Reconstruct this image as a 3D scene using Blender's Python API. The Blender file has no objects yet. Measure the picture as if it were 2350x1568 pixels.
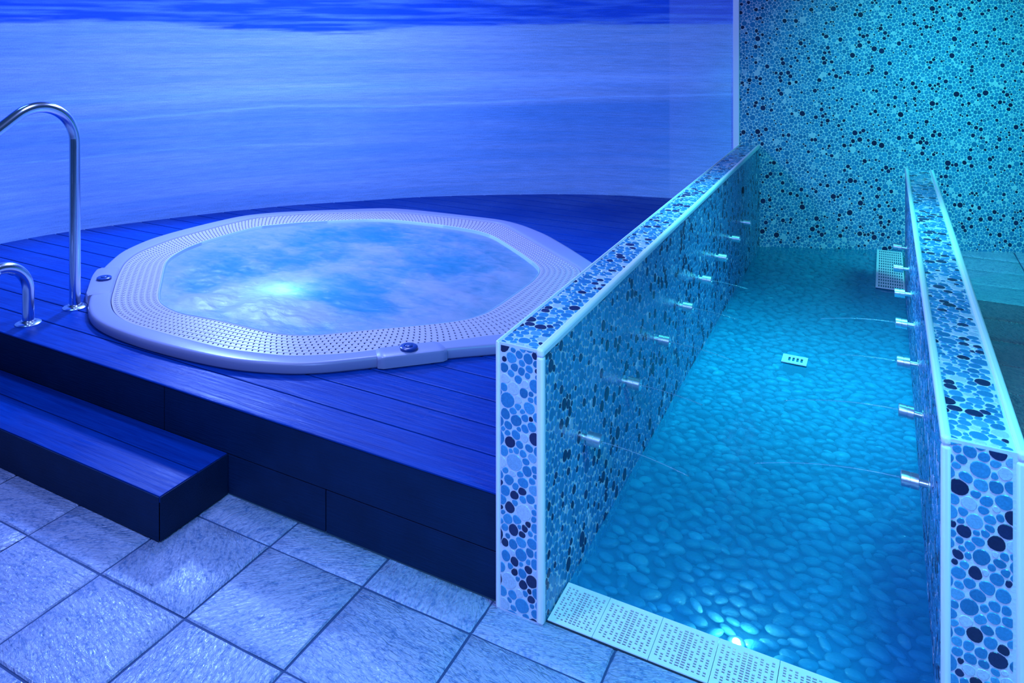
import bpy, math, random
import numpy as np
from mathutils import Vector, noise

random.seed(7); rng = np.random.default_rng(11)
SC = bpy.context.scene
COL = SC.collection
H = 1.70                                   # eye height
X0, YH = 1020., 60.                        # principal column / horizon row in the 2350x1568 frame
F = math.sqrt((2032 - X0) * (X0 + 2150))   # focal length in pixels
YAW = math.atan2(2032 - X0, F)
CA, SA = math.cos(YAW), math.sin(YAW)

def un(px, py, z):
    """where a sight line through a frame point meets the level z"""
    d = F * (H - z) / (py - YH); r = (px - X0) * d / F
    return (r * CA - d * SA, r * SA + d * CA)

# ------------------------------------------------------------------ materials
def new_mat(name):
    m = bpy.data.materials.new(name); m.use_nodes = True
    nt = m.node_tree; nt.nodes.clear()
    out = nt.nodes.new('ShaderNodeOutputMaterial')
    return m, nt, out

def N(nt, t, **kw):
    n = nt.nodes.new(t)
    for k, v in kw.items():
        if k in n.inputs: n.inputs[k].default_value = v
        else: setattr(n, k, v)
    return n

def L(nt, a, b): nt.links.new(a, b)

def rgba(c): return (c[0], c[1], c[2], 1.0)

def simple(name, col, rough=.4, metal=0., spec=.5, bump=None, coat=0., var=0.):
    m, nt, out = new_mat(name)
    p = N(nt, 'ShaderNodeBsdfPrincipled', **{'Base Color': rgba(col), 'Roughness': rough, 'Metallic': metal,
                                             'Specular IOR Level': spec, 'Coat Weight': coat})
    tc = N(nt, 'ShaderNodeTexCoord')
    if bump:
        sc, st = bump[:2]
        mp = N(nt, 'ShaderNodeMapping', Scale=bump[2] if len(bump) > 2 else (1, 1, 1))
        nz = N(nt, 'ShaderNodeTexNoise', Scale=sc, Detail=6.)
        L(nt, tc.outputs['Object'], mp.inputs[0]); L(nt, mp.outputs[0], nz.inputs['Vector'])
        b = N(nt, 'ShaderNodeBump', Strength=st, Distance=.01)
        L(nt, nz.outputs['Fac'], b.inputs['Height']); L(nt, b.outputs[0], p.inputs['Normal'])
    if var:
        n2 = N(nt, 'ShaderNodeTexNoise', Scale=9., Detail=5.)
        L(nt, tc.outputs['Object'], n2.inputs['Vector'])
        mr = N(nt, 'ShaderNodeMapRange', **{'To Min': 1 - var, 'To Max': 1 + var})
        L(nt, n2.outputs['Fac'], mr.inputs[0])
        mx = N(nt, 'ShaderNodeVectorMath', operation='SCALE'); mx.inputs[0].default_value = col
        L(nt, mr.outputs[0], mx.inputs['Scale']); L(nt, mx.outputs[0], p.inputs['Base Color'])
    L(nt, p.outputs[0], out.inputs[0])
    return m

M = {}
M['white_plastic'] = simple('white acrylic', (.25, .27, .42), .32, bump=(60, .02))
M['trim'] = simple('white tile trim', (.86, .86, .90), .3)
M['grate'] = simple('white plastic grating', (.40, .37, .46), .4)
M['grating'] = simple('white channel grating', (.84, .88, .90), .4)
M['chrome'] = simple('polished steel', (.66, .76, .86), .20, metal=1.)
M['brushed'] = simple('satin steel', (.80, .86, .88), .36, metal=1., bump=(220, .04))
M['button'] = simple('dark blue plastic', (.012, .05, .22), .25)
M['dark'] = simple('dark rubber', (.02, .03, .05), .5)
M['grout'] = simple('pale grout', (.64, .67, .72), .7, bump=(140, .15))
M['bed'] = simple('channel mortar', (.05, .19, .27), .8, bump=(60, .4))
M['basin'] = simple('basin acrylic', (.32, .48, .66), .4)

# mosaic pebbles: tone 0 = navy, .5 = mid blue, 1 = pale grey
def pebble_mat():
    m, nt, out = new_mat('mosaic pebble glaze')
    at = N(nt, 'ShaderNodeAttribute', attribute_name='tone')
    cr = N(nt, 'ShaderNodeValToRGB')
    e = cr.color_ramp.elements
    e[0].position = 0; e[0].color = (.010, .016, .060, 1)
    e[1].position = 1; e[1].color = (.56, .62, .72, 1)
    for p, c in ((.18, (.016, .030, .11, 1)), (.30, (.022, .17, .34, 1)), (.5, (.035, .24, .46, 1)), (.70, (.07, .33, .55, 1)), (.84, (.42, .53, .66, 1))):
        x = e.new(p); x.color = c
    L(nt, at.outputs['Fac'], cr.inputs[0])
    tc = N(nt, 'ShaderNodeTexCoord')
    nz = N(nt, 'ShaderNodeTexNoise', Scale=240., Detail=3.)
    L(nt, tc.outputs['Object'], nz.inputs['Vector'])
    mr = N(nt, 'ShaderNodeMapRange', **{'From Min': .3, 'From Max': .7, 'To Min': .86, 'To Max': 1.12})
    L(nt, nz.outputs['Fac'], mr.inputs[0])
    vm = N(nt, 'ShaderNodeVectorMath', operation='SCALE')
    L(nt, cr.outputs[0], vm.inputs[0]); L(nt, mr.outputs[0], vm.inputs['Scale'])
    p = N(nt, 'ShaderNodeBsdfPrincipled', Roughness=.3)
    b = N(nt, 'ShaderNodeBump', Strength=.12, Distance=.004)
    L(nt, nz.outputs['Fac'], b.inputs['Height']); L(nt, b.outputs[0], p.inputs['Normal'])
    L(nt, vm.outputs[0], p.inputs['Base Color']); L(nt, p.outputs[0], out.inputs[0])
    return m
M['pebble'] = pebble_mat()

def deck_mat():
    m, nt, out = new_mat('dark composite planks')
    tc = N(nt, 'ShaderNodeTexCoord')
    at = N(nt, 'ShaderNodeAttribute', attribute_name='tone')
    mp = N(nt, 'ShaderNodeMapping', Scale=(1.6, 26, 26))
    L(nt, tc.outputs['Object'], mp.inputs[0])
    off = N(nt, 'ShaderNodeVectorMath', operation='ADD')
    sc = N(nt, 'ShaderNodeVectorMath', operation='SCALE'); sc.inputs[0].default_value = (37, 11, 5)
    L(nt, at.outputs['Fac'], sc.inputs['Scale']); L(nt, mp.outputs[0], off.inputs[0]); L(nt, sc.outputs[0], off.inputs[1])
    n1 = N(nt, 'ShaderNodeTexNoise', Scale=2.4, Detail=8., Roughness=.62, Distortion=.6)
    L(nt, off.outputs[0], n1.inputs['Vector'])
    n2 = N(nt, 'ShaderNodeTexNoise', Scale=2.2, Detail=4.)
    L(nt, tc.outputs['Object'], n2.inputs['Vector'])
    cr = N(nt, 'ShaderNodeValToRGB')
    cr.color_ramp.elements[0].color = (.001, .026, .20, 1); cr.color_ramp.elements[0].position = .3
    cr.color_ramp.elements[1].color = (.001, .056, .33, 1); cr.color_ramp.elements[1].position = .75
    L(nt, n1.outputs['Fac'], cr.inputs[0])
    p = N(nt, 'ShaderNodeBsdfPrincipled', **{'Specular IOR Level': .10})
    L(nt, cr.outputs[0], p.inputs['Base Color'])
    mr = N(nt, 'ShaderNodeMapRange', **{'From Min': .35, 'From Max': .65, 'To Min': .22, 'To Max': .46})
    L(nt, n2.outputs['Fac'], mr.inputs[0]); L(nt, mr.outputs[0], p.inputs['Roughness'])
    b = N(nt, 'ShaderNodeBump', Strength=.42, Distance=.006)
    L(nt, n1.outputs['Fac'], b.inputs['Height']); L(nt, b.outputs[0], p.inputs['Normal'])
    L(nt, p.outputs[0], out.inputs[0])
    return m
M['deck'] = deck_mat()
M['fascia'] = simple('shade-darkened fascia panel', (.001, .017, .060), .55, spec=.2, bump=(6, .3, (2, 30, 30)), var=.35)  # darker copy of the deck planks: shade of the upright faces put into the colour

def tile_mat():
    m, nt, out = new_mat('riven stone tile')
    tc = N(nt, 'ShaderNodeTexCoord')
    at = N(nt, 'ShaderNodeAttribute', attribute_name='tone')
    # every tile has its own grain direction and patch of the texture
    ang = N(nt, 'ShaderNodeMath', operation='MULTIPLY'); ang.inputs[1].default_value = 6.2
    L(nt, at.outputs['Fac'], ang.inputs[0])
    rot = N(nt, 'ShaderNodeVectorRotate', rotation_type='Z_AXIS')
    L(nt, tc.outputs['Object'], rot.inputs['Vector']); L(nt, ang.outputs[0], rot.inputs['Angle'])
    mp = N(nt, 'ShaderNodeMapping', Scale=(1, 2.6, 1)); L(nt, rot.outputs[0], mp.inputs[0])
    sc = N(nt, 'ShaderNodeVectorMath', operation='SCALE'); sc.inputs[0].default_value = (19, 7, 31)
    L(nt, at.outputs['Fac'], sc.inputs['Scale'])
    off = N(nt, 'ShaderNodeVectorMath', operation='ADD'); L(nt, mp.outputs[0], off.inputs[0]); L(nt, sc.outputs[0], off.inputs[1])
    n1 = N(nt, 'ShaderNodeTexNoise', Scale=16., Detail=9., Roughness=.66, Distortion=.9); L(nt, off.outputs[0], n1.inputs['Vector'])
    n2 = N(nt, 'ShaderNodeTexNoise', Scale=85., Detail=5., Roughness=.6); L(nt, tc.outputs['Object'], n2.inputs['Vector'])
    n3 = N(nt, 'ShaderNodeTexNoise', Scale=4., Detail=3.); L(nt, tc.outputs['Object'], n3.inputs['Vector'])
    ad = N(nt, 'ShaderNodeMath', operation='MULTIPLY_ADD'); ad.inputs[1].default_value = .9
    L(nt, n2.outputs['Fac'], ad.inputs[0]); L(nt, n1.outputs['Fac'], ad.inputs[2])
    cr = N(nt, 'ShaderNodeValToRGB')
    cr.color_ramp.elements[0].color = (.09, .20, .40, 1); cr.color_ramp.elements[0].position = .70
    cr.color_ramp.elements[1].color = (.34, .42, .60, 1); cr.color_ramp.elements[1].position = 1.0
    L(nt, ad.outputs[0], cr.inputs[0])
    # pale slate; beyond the right divider dimmer, warmer light is painted in as olive brown (tone > 1)
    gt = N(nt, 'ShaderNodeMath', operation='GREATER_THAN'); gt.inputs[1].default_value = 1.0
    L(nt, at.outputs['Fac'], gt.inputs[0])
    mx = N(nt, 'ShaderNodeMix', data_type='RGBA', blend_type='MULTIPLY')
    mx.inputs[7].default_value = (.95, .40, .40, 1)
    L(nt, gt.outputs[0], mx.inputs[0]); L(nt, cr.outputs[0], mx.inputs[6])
    p = N(nt, 'ShaderNodeBsdfPrincipled', **{'Specular IOR Level': .7})
    L(nt, mx.outputs[2], p.inputs['Base Color'])
    mr = N(nt, 'ShaderNodeMapRange', **{'From Min': .35, 'From Max': .65, 'To Min': .16, 'To Max': .36})
    L(nt, n3.outputs['Fac'], mr.inputs[0]); L(nt, mr.outputs[0], p.inputs['Roughness'])
    n4 = N(nt, 'ShaderNodeTexNoise', Scale=34., Detail=4., Roughness=.5, Distortion=1.2); L(nt, off.outputs[0], n4.inputs['Vector'])
    b = N(nt, 'ShaderNodeBump', Strength=1., Distance=.007)
    L(nt, n4.outputs['Fac'], b.inputs['Height']); L(nt, b.outputs[0], p.inputs['Normal'])
    L(nt, p.outputs[0], out.inputs[0])
    return m
M['tile'] = tile_mat()
M['joint'] = simple('tile joint', (.025, .065, .16), .8, bump=(200, .3))

def mural_mat():
    m, nt, out = new_mat('printed beach mural')
    at = N(nt, 'ShaderNodeAttribute', attribute_name='print')
    uv = N(nt, 'ShaderNodeUVMap', uv_map='UVMap')
    mp = N(nt, 'ShaderNodeMapping', Scale=(2.2, 34, 1)); L(nt, uv.outputs[0], mp.inputs[0])
    n1 = N(nt, 'ShaderNodeTexNoise', Scale=3., Detail=8., Roughness=.65); L(nt, mp.outputs[0], n1.inputs['Vector'])
    n2 = N(nt, 'ShaderNodeTexNoise', Scale=120., Detail=3.); L(nt, uv.outputs[0], n2.inputs['Vector'])
    mu = N(nt, 'ShaderNodeMath', operation='MULTIPLY_ADD'); mu.inputs[1].default_value = .6
    L(nt, n2.outputs['Fac'], mu.inputs[0]); L(nt, n1.outputs['Fac'], mu.inputs[2])
    mr = N(nt, 'ShaderNodeMapRange', **{'From Min': .5, 'From Max': 1.1, 'To Min': .74, 'To Max': 1.24}); L(nt, mu.outputs[0], mr.inputs[0])
    vm = N(nt, 'ShaderNodeVectorMath', operation='SCALE'); L(nt, at.outputs['Color'], vm.inputs[0]); L(nt, mr.outputs[0], vm.inputs['Scale'])
    p = N(nt, 'ShaderNodeBsdfPrincipled', Roughness=.6, **{'Specular IOR Level': .25})
    L(nt, vm.outputs[0], p.inputs['Base Color']); L(nt, p.outputs[0], out.inputs[0])
    return m
M['mural'] = mural_mat()

def water_mat():
    m, nt, out = new_mat('shallow channel water')
    tc = N(nt, 'ShaderNodeTexCoord')
    mp = N(nt, 'ShaderNodeMapping', Scale=(1, .8, 1)); L(nt, tc.outputs['Object'], mp.inputs[0])
    n1 = N(nt, 'ShaderNodeTexNoise', Scale=13., Detail=4., Roughness=.55, Distortion=.4); L(nt, mp.outputs[0], n1.inputs['Vector'])
    b = N(nt, 'ShaderNodeBump', Strength=.2, Distance=.02); L(nt, n1.outputs['Fac'], b.inputs['Height'])
    tr = N(nt, 'ShaderNodeBsdfTransparent', Color=(.34, .84, .96, 1))
    df = N(nt, 'ShaderNodeBsdfDiffuse', Color=(.02, .47, .82, 1)); L(nt, b.outputs[0], df.inputs['Normal'])
    gl = N(nt, 'ShaderNodeBsdfGlossy', Roughness=.06); L(nt, b.outputs[0], gl.inputs['Normal'])
    fr = N(nt, 'ShaderNodeFresnel', IOR=1.33); L(nt, b.outputs[0], fr.inputs['Normal'])
    m1 = N(nt, 'ShaderNodeMixShader', Fac=.36); L(nt, tr.outputs[0], m1.inputs[1]); L(nt, df.outputs[0], m1.inputs[2])
    m2 = N(nt, 'ShaderNodeMixShader'); L(nt, fr.outputs[0], m2.inputs[0]); L(nt, m1.outputs[0], m2.inputs[1]); L(nt, gl.outputs[0], m2.inputs[2])
    L(nt, m2.outputs[0], out.inputs[0])
    return m
M['water'] = water_mat()

def jet_mat():
    m, nt, out = new_mat('thin water stream')
    tr = N(nt, 'ShaderNodeBsdfTransparent', Color=(.9, .97, 1, 1))
    df = N(nt, 'ShaderNodeBsdfDiffuse', Color=(.5, .8, .95, 1))
    gl = N(nt, 'ShaderNodeBsdfGlossy', Roughness=.1)
    m1 = N(nt, 'ShaderNodeMixShader', Fac=.12); L(nt, tr.outputs[0], m1.inputs[1]); L(nt, df.outputs[0], m1.inputs[2])
    fr = N(nt, 'ShaderNodeFresnel', IOR=1.33)
    m2 = N(nt, 'ShaderNodeMixShader'); L(nt, fr.outputs[0], m2.inputs[0]); L(nt, m1.outputs[0], m2.inputs[1]); L(nt, gl.outputs[0], m2.inputs[2])
    L(nt, m2.outputs[0], out.inputs[0])
    return m
M['jet'] = jet_mat()

def foam_mat():
    m, nt, out = new_mat('bubbling foam water')
    at = N(nt, 'ShaderNodeAttribute', attribute_name='foam')
    tc = N(nt, 'ShaderNodeTexCoord')
    mp = N(nt, 'ShaderNodeMapping', Rotation=(0, 0, .45), Scale=(1, 2.0, 1)); L(nt, tc.outputs['Object'], mp.inputs[0])
    n1 = N(nt, 'ShaderNodeTexNoise', Scale=9., Detail=12., Roughness=.7, Distortion=.9); L(nt, mp.outputs[0], n1.inputs['Vector'])
    ad = N(nt, 'ShaderNodeMath', operation='MULTIPLY_ADD'); ad.inputs[1].default_value = .9
    L(nt, n1.outputs['Fac'], ad.inputs[0]); L(nt, at.outputs['Fac'], ad.inputs[2])
    fr_ = N(nt, 'ShaderNodeMapRange', interpolation_type='SMOOTHSTEP', **{'From Min': .30, 'From Max': 1.40}); L(nt, ad.outputs[0], fr_.inputs[0])
    cm = N(nt, 'ShaderNodeMix', data_type='RGBA')
    cm.inputs[6].default_value = (.035, .30, .43, 1); cm.inputs[7].default_value = (.37, .42, .52, 1)
    L(nt, fr_.outputs[0], cm.inputs[0])
    b = N(nt, 'ShaderNodeBump', Strength=.5, Distance=.008); L(nt, n1.outputs['Fac'], b.inputs['Height'])
    df = N(nt, 'ShaderNodeBsdfDiffuse'); tl = N(nt, 'ShaderNodeBsdfTranslucent')
    for s in (df, tl): L(nt, cm.outputs[2], s.inputs['Color']); L(nt, b.outputs[0], s.inputs['Normal'])
    m1 = N(nt, 'ShaderNodeMixShader', Fac=.38); L(nt, df.outputs[0], m1.inputs[1]); L(nt, tl.outputs[0], m1.inputs[2])
    tr = N(nt, 'ShaderNodeBsdfTransparent', Color=(.45, .85, .95, 1))
    iv = N(nt, 'ShaderNodeMapRange', **{'To Min': .28, 'To Max': 0.}); L(nt, fr_.outputs[0], iv.inputs[0])
    m2 = N(nt, 'ShaderNodeMixShader'); L(nt, iv.outputs[0], m2.inputs[0]); L(nt, m1.outputs[0], m2.inputs[1]); L(nt, tr.outputs[0], m2.inputs[2])
    gl = N(nt, 'ShaderNodeBsdfGlossy', Roughness=.32); L(nt, b.outputs[0], gl.inputs['Normal'])
    fr = N(nt, 'ShaderNodeFresnel', IOR=1.25); L(nt, b.outputs[0], fr.inputs['Normal'])
    fm = N(nt, 'ShaderNodeMath', operation='MULTIPLY'); fm.inputs[1].default_value = .08; L(nt, fr.outputs[0], fm.inputs[0])
    m3 = N(nt, 'ShaderNodeMixShader'); L(nt, fm.outputs[0], m3.inputs[0]); L(nt, m2.outputs[0], m3.inputs[1]); L(nt, gl.outputs[0], m3.inputs[2])
    L(nt, m3.outputs[0], out.inputs[0])
    return m
M['foam'] = foam_mat()

def river_mat():
    m, nt, out = new_mat('wet river pebbles')
    at = N(nt, 'ShaderNodeAttribute', attribute_name='tone')
    cr = N(nt, 'ShaderNodeValToRGB')
    cr.color_ramp.elements[0].color = (.05, .22, .30, 1); cr.color_ramp.elements[1].color = (.42, .68, .72, 1)
    x = cr.color_ramp.elements.new(.7); x.color = (.22, .44, .52, 1)
    L(nt, at.outputs['Fac'], cr.inputs[0])
    p = N(nt, 'ShaderNodeBsdfPrincipled', Roughness=.34, **{'Specular IOR Level': .5})
    tc = N(nt, 'ShaderNodeTexCoord'); nz = N(nt, 'ShaderNodeTexNoise', Scale=55., Detail=3.); L(nt, tc.outputs['Object'], nz.inputs['Vector'])
    b = N(nt, 'ShaderNodeBump', Strength=.6, Distance=.006); L(nt, nz.outputs['Fac'], b.inputs['Height']); L(nt, b.outputs[0], p.inputs['Normal'])
    L(nt, cr.outputs[0], p.inputs['Base Color']); L(nt, p.outputs[0], out.inputs[0])
    return m
M['river'] = river_mat()

def emis(name, col, s):
    m, nt, out = new_mat(name)
    e = N(nt, 'ShaderNodeEmission', Color=rgba(col), Strength=s); L(nt, e.outputs[0], out.inputs[0]); return m
M['lamp'] = emis('lit lamp lens', (.75, 1., .85), 9.)

# ------------------------------------------------------------------ mesh helper
class MB:
    def __init__(s): s.v = []; s.f = []; s.m = []; s.t = []; s.n = 0
    def add(s, verts, faces, mat=0, tone=.5):
        o = s.n
        s.v.extend([tuple(map(float, q)) for q in verts]); s.n += len(verts)
        s.f.extend([tuple(i + o for i in q) for q in faces])
        s.m.extend([mat] * len(faces)); s.t.extend([tone] * len(faces))
    def box(s, x0, x1, y0, y1, z0, z1, mat=0, tone=.5):
        v = [(x0, y0, z0), (x1, y0, z0), (x1, y1, z0), (x0, y1, z0), (x0, y0, z1), (x1, y0, z1), (x1, y1, z1), (x0, y1, z1)]
        s.add(v, [(3, 2, 1, 0), (4, 5, 6, 7), (0, 1, 5, 4), (1, 2, 6, 5), (2, 3, 7, 6), (3, 0, 4, 7)], mat, tone)
    def cyl(s, a, b, r0, r1, n=24, caps=True, mat=0):
        a, b = Vector(a), Vector(b); w = (b - a).normalized()
        u = w.orthogonal().normalized(); q = w.cross(u)
        v = []
        for c, r in ((a, r0), (b, r1)):
            for k in range(n):
                t = 2 * math.pi * k / n; v.append(c + r * (math.cos(t) * u + math.sin(t) * q))
        fs = [(k, (k + 1) % n, n + (k + 1) % n, n + k) for k in range(n)]
        if caps: fs += [tuple(range(n - 1, -1, -1)), tuple(range(n, 2 * n))]
        s.add(v, fs, mat)
    def lathe(s, a, axis, prof, n=28, mat=0):
        """prof: (distance along axis, radius) pairs"""
        a = Vector(a); w = Vector(axis).normalized(); u = w.orthogonal().normalized(); q = w.cross(u)
        v = []; m = len(prof)
        for d, r in prof:
            for k in range(n):
                t = 2 * math.pi * k / n; v.append(a + w * d + r * (math.cos(t) * u + math.sin(t) * q))
        fs = [(i * n + k, i * n + (k + 1) % n, (i + 1) * n + (k + 1) % n, (i + 1) * n + k) for i in range(m - 1) for k in range(n)]
        fs += [tuple(range(n - 1, -1, -1)), tuple(range((m - 1) * n, m * n))]
        s.add(v, fs, mat)
    def build(s, name, mats, parent=None, smooth=False, bevel=0., kind=None, attr=False, origin=None):
        me = bpy.data.meshes.new(name)
        vs = s.v if origin is None else [(x - origin[0], y - origin[1], z - origin[2]) for x, y, z in s.v]
        me.from_pydata(vs, [], s.f)
        for m in (mats if isinstance(mats, (list, tuple)) else [mats]): me.materials.append(m)
        me.polygons.foreach_set('material_index', np.array(s.m, dtype=np.int32))
        if attr:
            a = me.attributes.new('tone', 'FLOAT', 'FACE'); a.data.foreach_set('value', np.array(s.t, dtype=np.float32))
        if smooth: me.polygons.foreach_set('use_smooth', np.ones(len(s.f), dtype=bool))
        me.update()
        o = bpy.data.objects.new(name, me); COL.objects.link(o)
        if origin is not None: o.location = origin
        if parent:
            o.parent = parent
            if origin is None: o.location = -parent.location
        if bevel:
            b = o.modifiers.new('bevel', 'BEVEL'); b.width = bevel; b.segments = 3; b.limit_method = 'ANGLE'
            b.harden_normals = False
        if kind: o['kind'] = kind
        return o

def autosmooth(o, deg=40):
    me = o.data
    me.polygons.foreach_set('use_smooth', np.ones(len(me.polygons), dtype=bool))
    me.set_sharp_from_angle(angle=math.radians(deg))

def thing(name, loc, label, cat, group=None):
    o = bpy.data.objects.new(name, None); COL.objects.link(o); o.location = loc
    o.empty_display_size = .1
    tag(o, label, cat, group); return o

def tag(o, label, cat, group=None):
    o['label'] = label; o['category'] = cat
    if group: o['group'] = group
    return o

# ------------------------------------------------------------------ pebble mosaic sheet (periodic)
SH = .72
def make_sheet():
    P = []; R = []
    G = {}
    cs = .04; ng = int(SH / cs)
    def ok(x, y, r):
        gx, gy = int(x / cs), int(y / cs)
        for i in (-1, 0, 1):
            for j in (-1, 0, 1):
                for k in G.get(((gx + i) % ng, (gy + j) % ng), ()):
                    dx = abs(P[k][0] - x); dx = min(dx, SH - dx)
                    dy = abs(P[k][1] - y); dy = min(dy, SH - dy)
                    if dx * dx + dy * dy < (R[k] + r) ** 2 * .97: return False
        return True
    rr = random.Random(5)
    for r, tries in ((.0195, 24), (.0145, 260), (.0115, 1500), (.0092, 9000), (.0074, 16000), (.0058, 14000)):
        for _ in range(tries):
            x, y = rr.random() * SH, rr.random() * SH; q = r * rr.uniform(.92, 1.12)
            if ok(x, y, q):
                P.append((x, y)); R.append(q)
                G.setdefault((int(x / cs) % ng, int(y / cs) % ng), []).append(len(P) - 1)
    P = np.array(P); R = np.array(R); n = len(P); K = 16
    D = P[None] - P[:, None]; D -= SH * np.round(D / SH)
    d = np.hypot(D[..., 0], D[..., 1]); np.fill_diagonal(d, 9)
    key = d - R[None]
    nb = np.argsort(key, 1)[:, :14]
    th = np.arange(K) * 2 * np.pi / K
    rows = np.arange(n)[:, None]
    dn = d[rows, nb]; phi = np.arctan2(D[rows, nb][..., 1], D[rows, nb][..., 0])
    t = (dn ** 2 + R[:, None] ** 2 - R[nb] ** 2) / (2 * dn) - .0011
    cs_ = np.cos(th[None, None] - phi[..., None])
    rho = np.where(cs_ > .05, t[..., None] / np.maximum(cs_, .05), 9).min(1)
    el = rng.uniform(.0, .22, n)[:, None]; ea = rng.uniform(0, 6.28, n)[:, None]
    cap = R[:, None] * 1.30 * (1 + el * np.cos(2 * (th[None] - ea)))
    rho = np.minimum(rho, cap)
    for _ in range(2):
        sm = .25 * np.roll(rho, 1, 1) + .5 * rho + .25 * np.roll(rho, -1, 1)
        rho = np.minimum(sm, rho * 1.02)
    rho *= .985
    vx = P[:, :1] + rho * np.cos(th); vy = P[:, 1:] + rho * np.sin(th)
    # dark pebbles come in loose clusters
    cl = np.array([noise.noise(Vector((p[0] * 9, p[1] * 9, 3.1))) for p in P])
    return P, R, np.stack([vx, vy], -1), cl
SHEET = make_sheet()

def mosaic(mb, org, U, V, w, h, off=(0, 0), dark=.10, pale=.05, thick=.0016, SC_=1.15):
    """pebbles in the rectangle org + u U + v V, raised along U x V"""
    P, R, poly, cl = SHEET; P = P * SC_; R = R * SC_; poly = poly * SC_; SH = globals()['SH'] * SC_
    org, U, V = Vector(org), Vector(U), Vector(V); Nn = np.array(U.cross(V))
    o_, u_, v_ = np.array(org), np.array(U), np.array(V)
    K = poly.shape[1]
    top = tuple(range(K, 2 * K)); side = [(k, (k + 1) % K, K + (k + 1) % K, K + k) for k in range(K)]
    r2 = np.random.default_rng(int(abs(off[0] * 1000) + abs(off[1] * 77) + w * 31))
    i0, i1 = int(math.floor((-off[0]) / SH)) - 1, int(math.ceil((w - off[0]) / SH)) + 1
    j0, j1 = int(math.floor((-off[1]) / SH)) - 1, int(math.ceil((h - off[1]) / SH)) + 1
    for i in range(i0, i1):
        for j in range(j0, j1):
            sh = np.array([off[0] + i * SH, off[1] + j * SH])
            Q = poly + sh
            lo = Q.min(1); hi = Q.max(1)
            ok = (hi[:, 0] > .003) & (hi[:, 1] > .003) & (lo[:, 0] < w - .003) & (lo[:, 1] < h - .003)
            for k in np.nonzero(ok)[0]:
                q = Q[k].copy(); q[:, 0] = np.clip(q[:, 0], .001, w - .001); q[:, 1] = np.clip(q[:, 1], .001, h - .001)
                e = q.max(0) - q.min(0)
                if e.min() < .0035: continue
                c = q.mean(0); tq = c + (q - c) * (1 - .0011 / max(.004, R[k]))
                big = R[k] > .0150
                pd = dark * (1.9 if cl[k] > .12 else .75) * (2.6 if big else 1.)
                x = r2.random()
                if x < pd: tone = r2.uniform(0, .16)
                elif x < pd + pale * (1.5 if big else .8): tone = r2.uniform(.86, 1)
                else: tone = float(np.clip(r2.normal(.5, .11), .30, .80))
                b3 = o_ + q[:, :1] * u_ + q[:, 1:] * v_
                t3 = o_ + tq[:, :1] * u_ + tq[:, 1:] * v_ + Nn * thick
                mb.add(np.vstack([b3, t3]), [top] + side, 1, tone)

# ------------------------------------------------------------------ setting
# mural wall: plan curve measured at deck level
MUR = [(-4.98, .2), (-5.03, 1.2), (-5.00, 2.0), (-4.862, 2.906), (-4.739, 3.336), (-4.437, 3.917), (-4.022, 4.555), (-3.657, 4.948), (-3.157, 5.445),
       (-2.454, 5.936), (-1.949, 6.184), (-1.505, 6.306), (-.985, 6.405)]
def catmull(pts, per=14):
    P = [Vector((*p, 0)) for p in pts]; out = []
    P = [2 * P[0] - P[1]] + P + [2 * P[-1] - P[-2]]
    for i in range(1, len(P) - 2):
        for k in range(per):
            t = k / per; a, b, c, d = P[i - 1:i + 3]
            out.append(.5 * ((2 * b) + (c - a) * t + (2 * a - 5 * b + 4 * c - d) * t * t + (3 * b - a - 3 * c + d) * t ** 3))
    out.append(P[-2]); return [(q.x, q.y) for q in out]
MC = catmull(MUR, 16)
def mural_x(y):
    """left limit of the deck at depth y"""
    best = None
    for (x0, y0), (x1, y1) in zip(MC[:-1], MC[1:]):
        if min(y0, y1) <= y <= max(y0, y1) and y1 != y0:
            best = x0 + (x1 - x0) * (y - y0) / (y1 - y0)
    return best if best is not None else MC[-1][0]

BD = Vector((.905 + .84, 7.237 - 6.458, 0)).normalized()     # back wall direction in plan
BO = Vector((-.985, 6.458 - .145 * BD.y / BD.x + .0, 0))      # corner with the mural
def back_y(x): return BO.y + (x - BO.x) * BD.y / BD.x

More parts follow.
